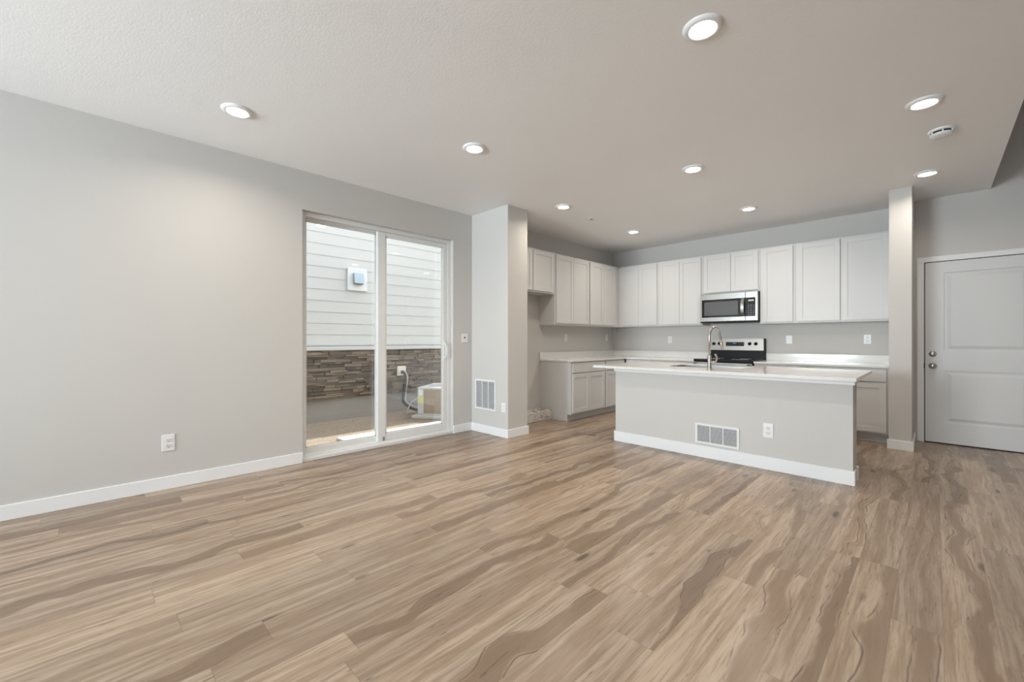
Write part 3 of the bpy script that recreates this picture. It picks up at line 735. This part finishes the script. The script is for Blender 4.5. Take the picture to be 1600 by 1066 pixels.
sp_ = empty('sprinkler_head', (-3.184, 4.655, H)); tag(sp_, 'small white fire sprinkler in the kitchen ceiling', 'sprinkler')
MB().lathe([(0.016, 0), (0.016, 0.004), (0.040, 0.004), (0.041, 0.0)], M['plate'], 32, fl).build('escutcheon', sp_)
b = MB(); b.lathe([(0.0, 0.0), (0.011, 0.001), (0.011, 0.012), (0, 0.012)], M['duct'], 20, fl); b.box((-0.014, -0.003, 0.010), (-0.009, 0.003, 0.032), M['duct'], 0, 1, fl); b.box((0.009, -0.003, 0.010), (0.014, 0.003, 0.032), M['duct'], 0, 1, fl)
b.lathe([(0, 0.030), (0.018, 0.030), (0.018, 0.033), (0, 0.033)], M['plate'], 20, fl); b.build('deflector', sp_)

# ------------------------------------------------------------------ outside
GZ, NX = -0.14, -6.80
struct(MB().box((-14, -8, GZ - 0.3), (XL - WT - 0.001, 16, GZ), M['ground']).build('ground'), 'gravelly brown soil between the houses', 'ground')
pd = MB().box((-5.46, 2.26, GZ - 0.001), (XL - WT - 0.005, 9.0, GZ + 0.03), M['pad'], 0.004).build('sun_patch_slab'); struct(pd, 'pale slab standing for the sun patch outside the patio door', 'sun_patch')  # pale slab cut to the sun patch outline, light put into its colour
nh = empty('neighbouring_house', (NX, 4.0, GZ)); tag(nh, 'white sided house wall with dark stone base seen through the patio door', 'house')
b = MB(); Y0, Y1, z = -5.0, 7.0, 1.060 - GZ; ex = 0.178
while z < 5.6:
    b.poly_prism([(0.014, 0.0), (0.006, ex + 0.02), (0.0, ex + 0.02), (0.0, 0.0)], Y1 - Y0, M['siding'], Matrix(((1, 0, 0, 0), (0, 0, 1, Y0), (0, 1, 0, z), (0, 0, 0, 1))))
    z += ex
b.build('lap_siding', nh)
tag(MB().box((0.0, Y0, 1.047 - GZ), (0.03, Y1, 1.058 - GZ), M['duct']).build('drip_shadow_strip', nh), 'thin dark strip standing for the drip-edge shadow')  # dark strip in place of the shadow line above the trim band
MB().box((-0.05, Y0, 0.985 - GZ), (0.075, Y1, 1.047 - GZ), M['siding'], 0.006).build('trim_band', nh)
b = MB(); z = 0.215 - GZ
while z < 0.984 - GZ - 0.01:
    hgt = min(random.choice([0.022, 0.03, 0.038, 0.05]), 0.984 - GZ - z); y = Y0 + random.random() * -0.2
    while y < Y1:
        ln = random.uniform(0.08, 0.34); d = random.uniform(0.02, 0.065)
        b.box((0, y, z), (d, min(y + ln - 0.004, Y1 + 0.1), z + hgt - 0.003), M['stone'], 0.003); y += ln
    z += hgt
b.box((-0.02, Y0, 0.21 - GZ), (0.012, Y1, 0.985 - GZ), M['dark'])
b.build('stone_veneer', nh)
MB().box((-0.2, Y0, -0.2), (0.0, Y1, 0.215 - GZ), M['concrete']).build('foundation', nh)
MB().box((-6.0, Y0, -0.2), (-0.2, Y1, 5.65), M['siding']).build('house_core', nh)
MB().box((-6.3, Y0 - 0.3, 5.66), (0.10, Y1 + 0.3, 5.82), M['siding'], 0.01).build('roof_eave', nh)
# exhaust vent on the siding
ev = empty('exhaust_vent', (NX + 0.0155, 3.14, 2.165)); tag(ev, 'small exhaust vent hood on a square white block on the siding', 'vent')
MB().box((0, -0.165, -0.20), (0.035, 0.165, 0.17), M['vinyl'], 0.006).build('mounting_block', ev)
hb = MB(); hb.poly_prism([(0.03, -0.085), (0.11, -0.085), (0.085, 0.085), (0.03, 0.085)], 0.16, M['hood'], Matrix(((1, 0, 0, 0), (0, 0, 1, -0.08), (0, 1, 0, 0), (0, 0, 0, 1)))); hb.box((0.032, -0.07, -0.10), (0.10, 0.07, -0.085), M['duct']); hb.build('hood', ev)
# line-set box on the stone
lb = empty('line_set_cover', (NX + 0.072, 3.93, 0.60)); tag(lb, 'square cream cover box on the stone where the lines leave', 'box')
b = MB(); b.box((0, -0.085, -0.085), (0.03, 0.085, 0.085), M['vinylbox'], 0.006); b.build('cover_plate', lb)
MB().lathe([(0.03, 0), (0.03, 0.012), (0.02, 0.016), (0, 0.016)], M['dark'], 20, at(0.03, 0.01, -0.02) @ Matrix.Rotation(R(90), 4, 'Y')).build('grommet', lb)
# AC condenser
AX, AY, AR = -5.94, 4.34, R(34)
apd = MB().box((-0.44, -0.44, 0), (0.44, 0.44, 0.055), M['pad'], 0.01).build('condenser_pad', loc=(AX, AY, GZ), rot=(0, 0, AR)); tag(apd, 'pale square slab on the ground under the condenser', 'pad')
ac = empty('air_conditioner', (AX, AY, GZ + 0.055), AR); tag(ac, 'outdoor air conditioner condenser with tan coil beside the stone wall', 'air conditioner')
s2, AH = 0.36, 0.455
MB().box((-s2, -s2, 0), (s2, s2, 0.022), M['acgrey'], 0.006).build('base_pan', ac)
MB().box((-s2 + 0.012, -s2 + 0.012, 0.022), (s2 - 0.012, s2 - 0.012, AH - 0.03), M['coil']).build('coil', ac)
b = MB()
for k in range(34):
    p = -s2 + 0.04 + k * (2 * s2 - 0.08) / 33
    b.box((p - 0.003, -s2, 0.022), (p + 0.003, -s2 + 0.012, AH - 0.03), M['coil']); b.box((s2 - 0.012, p - 0.003, 0.03), (s2, p + 0.003, AH - 0.03), M['coil']); b.box((-s2, p - 0.003, 0.03), (-s2 + 0.012, p + 0.003, AH - 0.03), M['coil'])
for zz in (0.10, 0.20, 0.30):
    b.box((-s2 + 0.01, -s2 - 0.002, zz), (s2 - 0.01, -s2 + 0.006, zz + 0.006), M['coil'])
b.build('louvred_guard', ac)
for sx, sy in ((-1, -1), (1, -1), (1, 1), (-1, 1)):
    wv = 0.10 if (sx, sy) == (-1, -1) else 0.035
    b = MB(); x0, x1 = (-s2 - 0.004, -s2 + wv) if sx < 0 else (s2 - wv, s2 + 0.004); y0, y1 = (-s2 - 0.006, -s2 + 0.04) if sy < 0 else (s2 - 0.04, s2 + 0.004)
    b.box((x0, y0, 0.02), (x1, y1, AH - 0.02), M['acgrey'], 0.004); po = b.build('corner_post', ac)
    if (sx, sy) == (-1, -1):
        MB().box((-s2 + 0.02, -s2 - 0.008, 0.32), (-s2 + 0.085, -s2 - 0.006, 0.41), M['plate']).build('data_label', po)
        tag(MB().box((-s2 + 0.015, -s2 - 0.009, 0.20), (-s2 + 0.09, -s2 - 0.006, 0.29), M['yellow']).build('tag', po), 'yellow tag')
b = MB(); b.box((-s2 - 0.008, -s2 - 0.008, AH - 0.032), (s2 + 0.008, s2 + 0.008, AH), M['acgrey'], 0.012, 2); tp = b.build('top_cover', ac)
b = MB()
for k in range(7):
    r_ = 0.05 + k * 0.042
    b.tube([(r_ * math.cos(2 * math.pi * j / 32), r_ * math.sin(2 * math.pi * j / 32), AH + 0.012 + 0.03 * (1 - r_ / 0.32)) for j in range(33)], 0.003, M['acgrey'], 6)
for k in range(8):
    a = k * math.pi / 4; b.tube([(0.03 * math.cos(a), 0.03 * math.sin(a), AH + 0.042), (0.31 * math.cos(a), 0.31 * math.sin(a), AH + 0.008)], 0.004, M['acgrey'], 6)
b.build('fan_guard', tp)
# refrigerant lines and electrical whip
c_, s_ = math.cos(AR), math.sin(AR)
def acw(x, y, z): return (AX + c_ * x - s_ * y, AY + s_ * x + c_ * y, GZ + 0.055 + z)
rl = empty('refrigerant_lines', (NX + 0.11, 3.94, 0.58)); tag(rl, 'bundled black and grey lines looping from the cover box down to the condenser', 'pipe')
def loc(pts): return [Vector(p) - rl.location for p in pts]
b = MB()
b.tube(loc(spline([(NX + 0.135, 3.94, 0.58), (NX + 0.18, 3.95, 0.50), (NX + 0.15, 3.93, 0.20), (NX + 0.17, 3.92, 0.06), (NX + 0.32, 3.98, -0.04), (-6.34, 4.02, -0.065), acw(-s2 - 0.035, -s2 + 0.10, 0.05)], 8)), 0.022, M['cable'], 12)
b.build('insulated_line', rl); b = MB()
b.tube(loc(spline([(NX + 0.128, 3.965, 0.60), (NX + 0.20, 3.985, 0.50), (NX + 0.18, 3.965, 0.18), (NX + 0.21, 3.955, 0.07), (NX + 0.35, 4.01, -0.005), (-6.32, 4.04, -0.03), acw(-s2 - 0.022, -s2 + 0.06, 0.10)], 8)), 0.009, M['conduit'], 10)
b.build('liquid_line', rl)
b = MB(); q0 = Vector((-6.42, 3.90, -0.10))
b.tube([Vector(p) - q0 for p in spline([(-6.42, 3.88, -0.128), (-6.42, 3.89, -0.04), (-6.42, 3.94, 0.05), (-6.40, 4.02, 0.11), (-6.33, 4.08, 0.15), acw(-s2 - 0.016, -s2 + 0.30, 0.245)], 8)], 0.012, M['conduit'], 10)
tag(b.build('electrical_conduit', loc=q0), 'grey flexible conduit arching up to the condenser side', 'conduit')
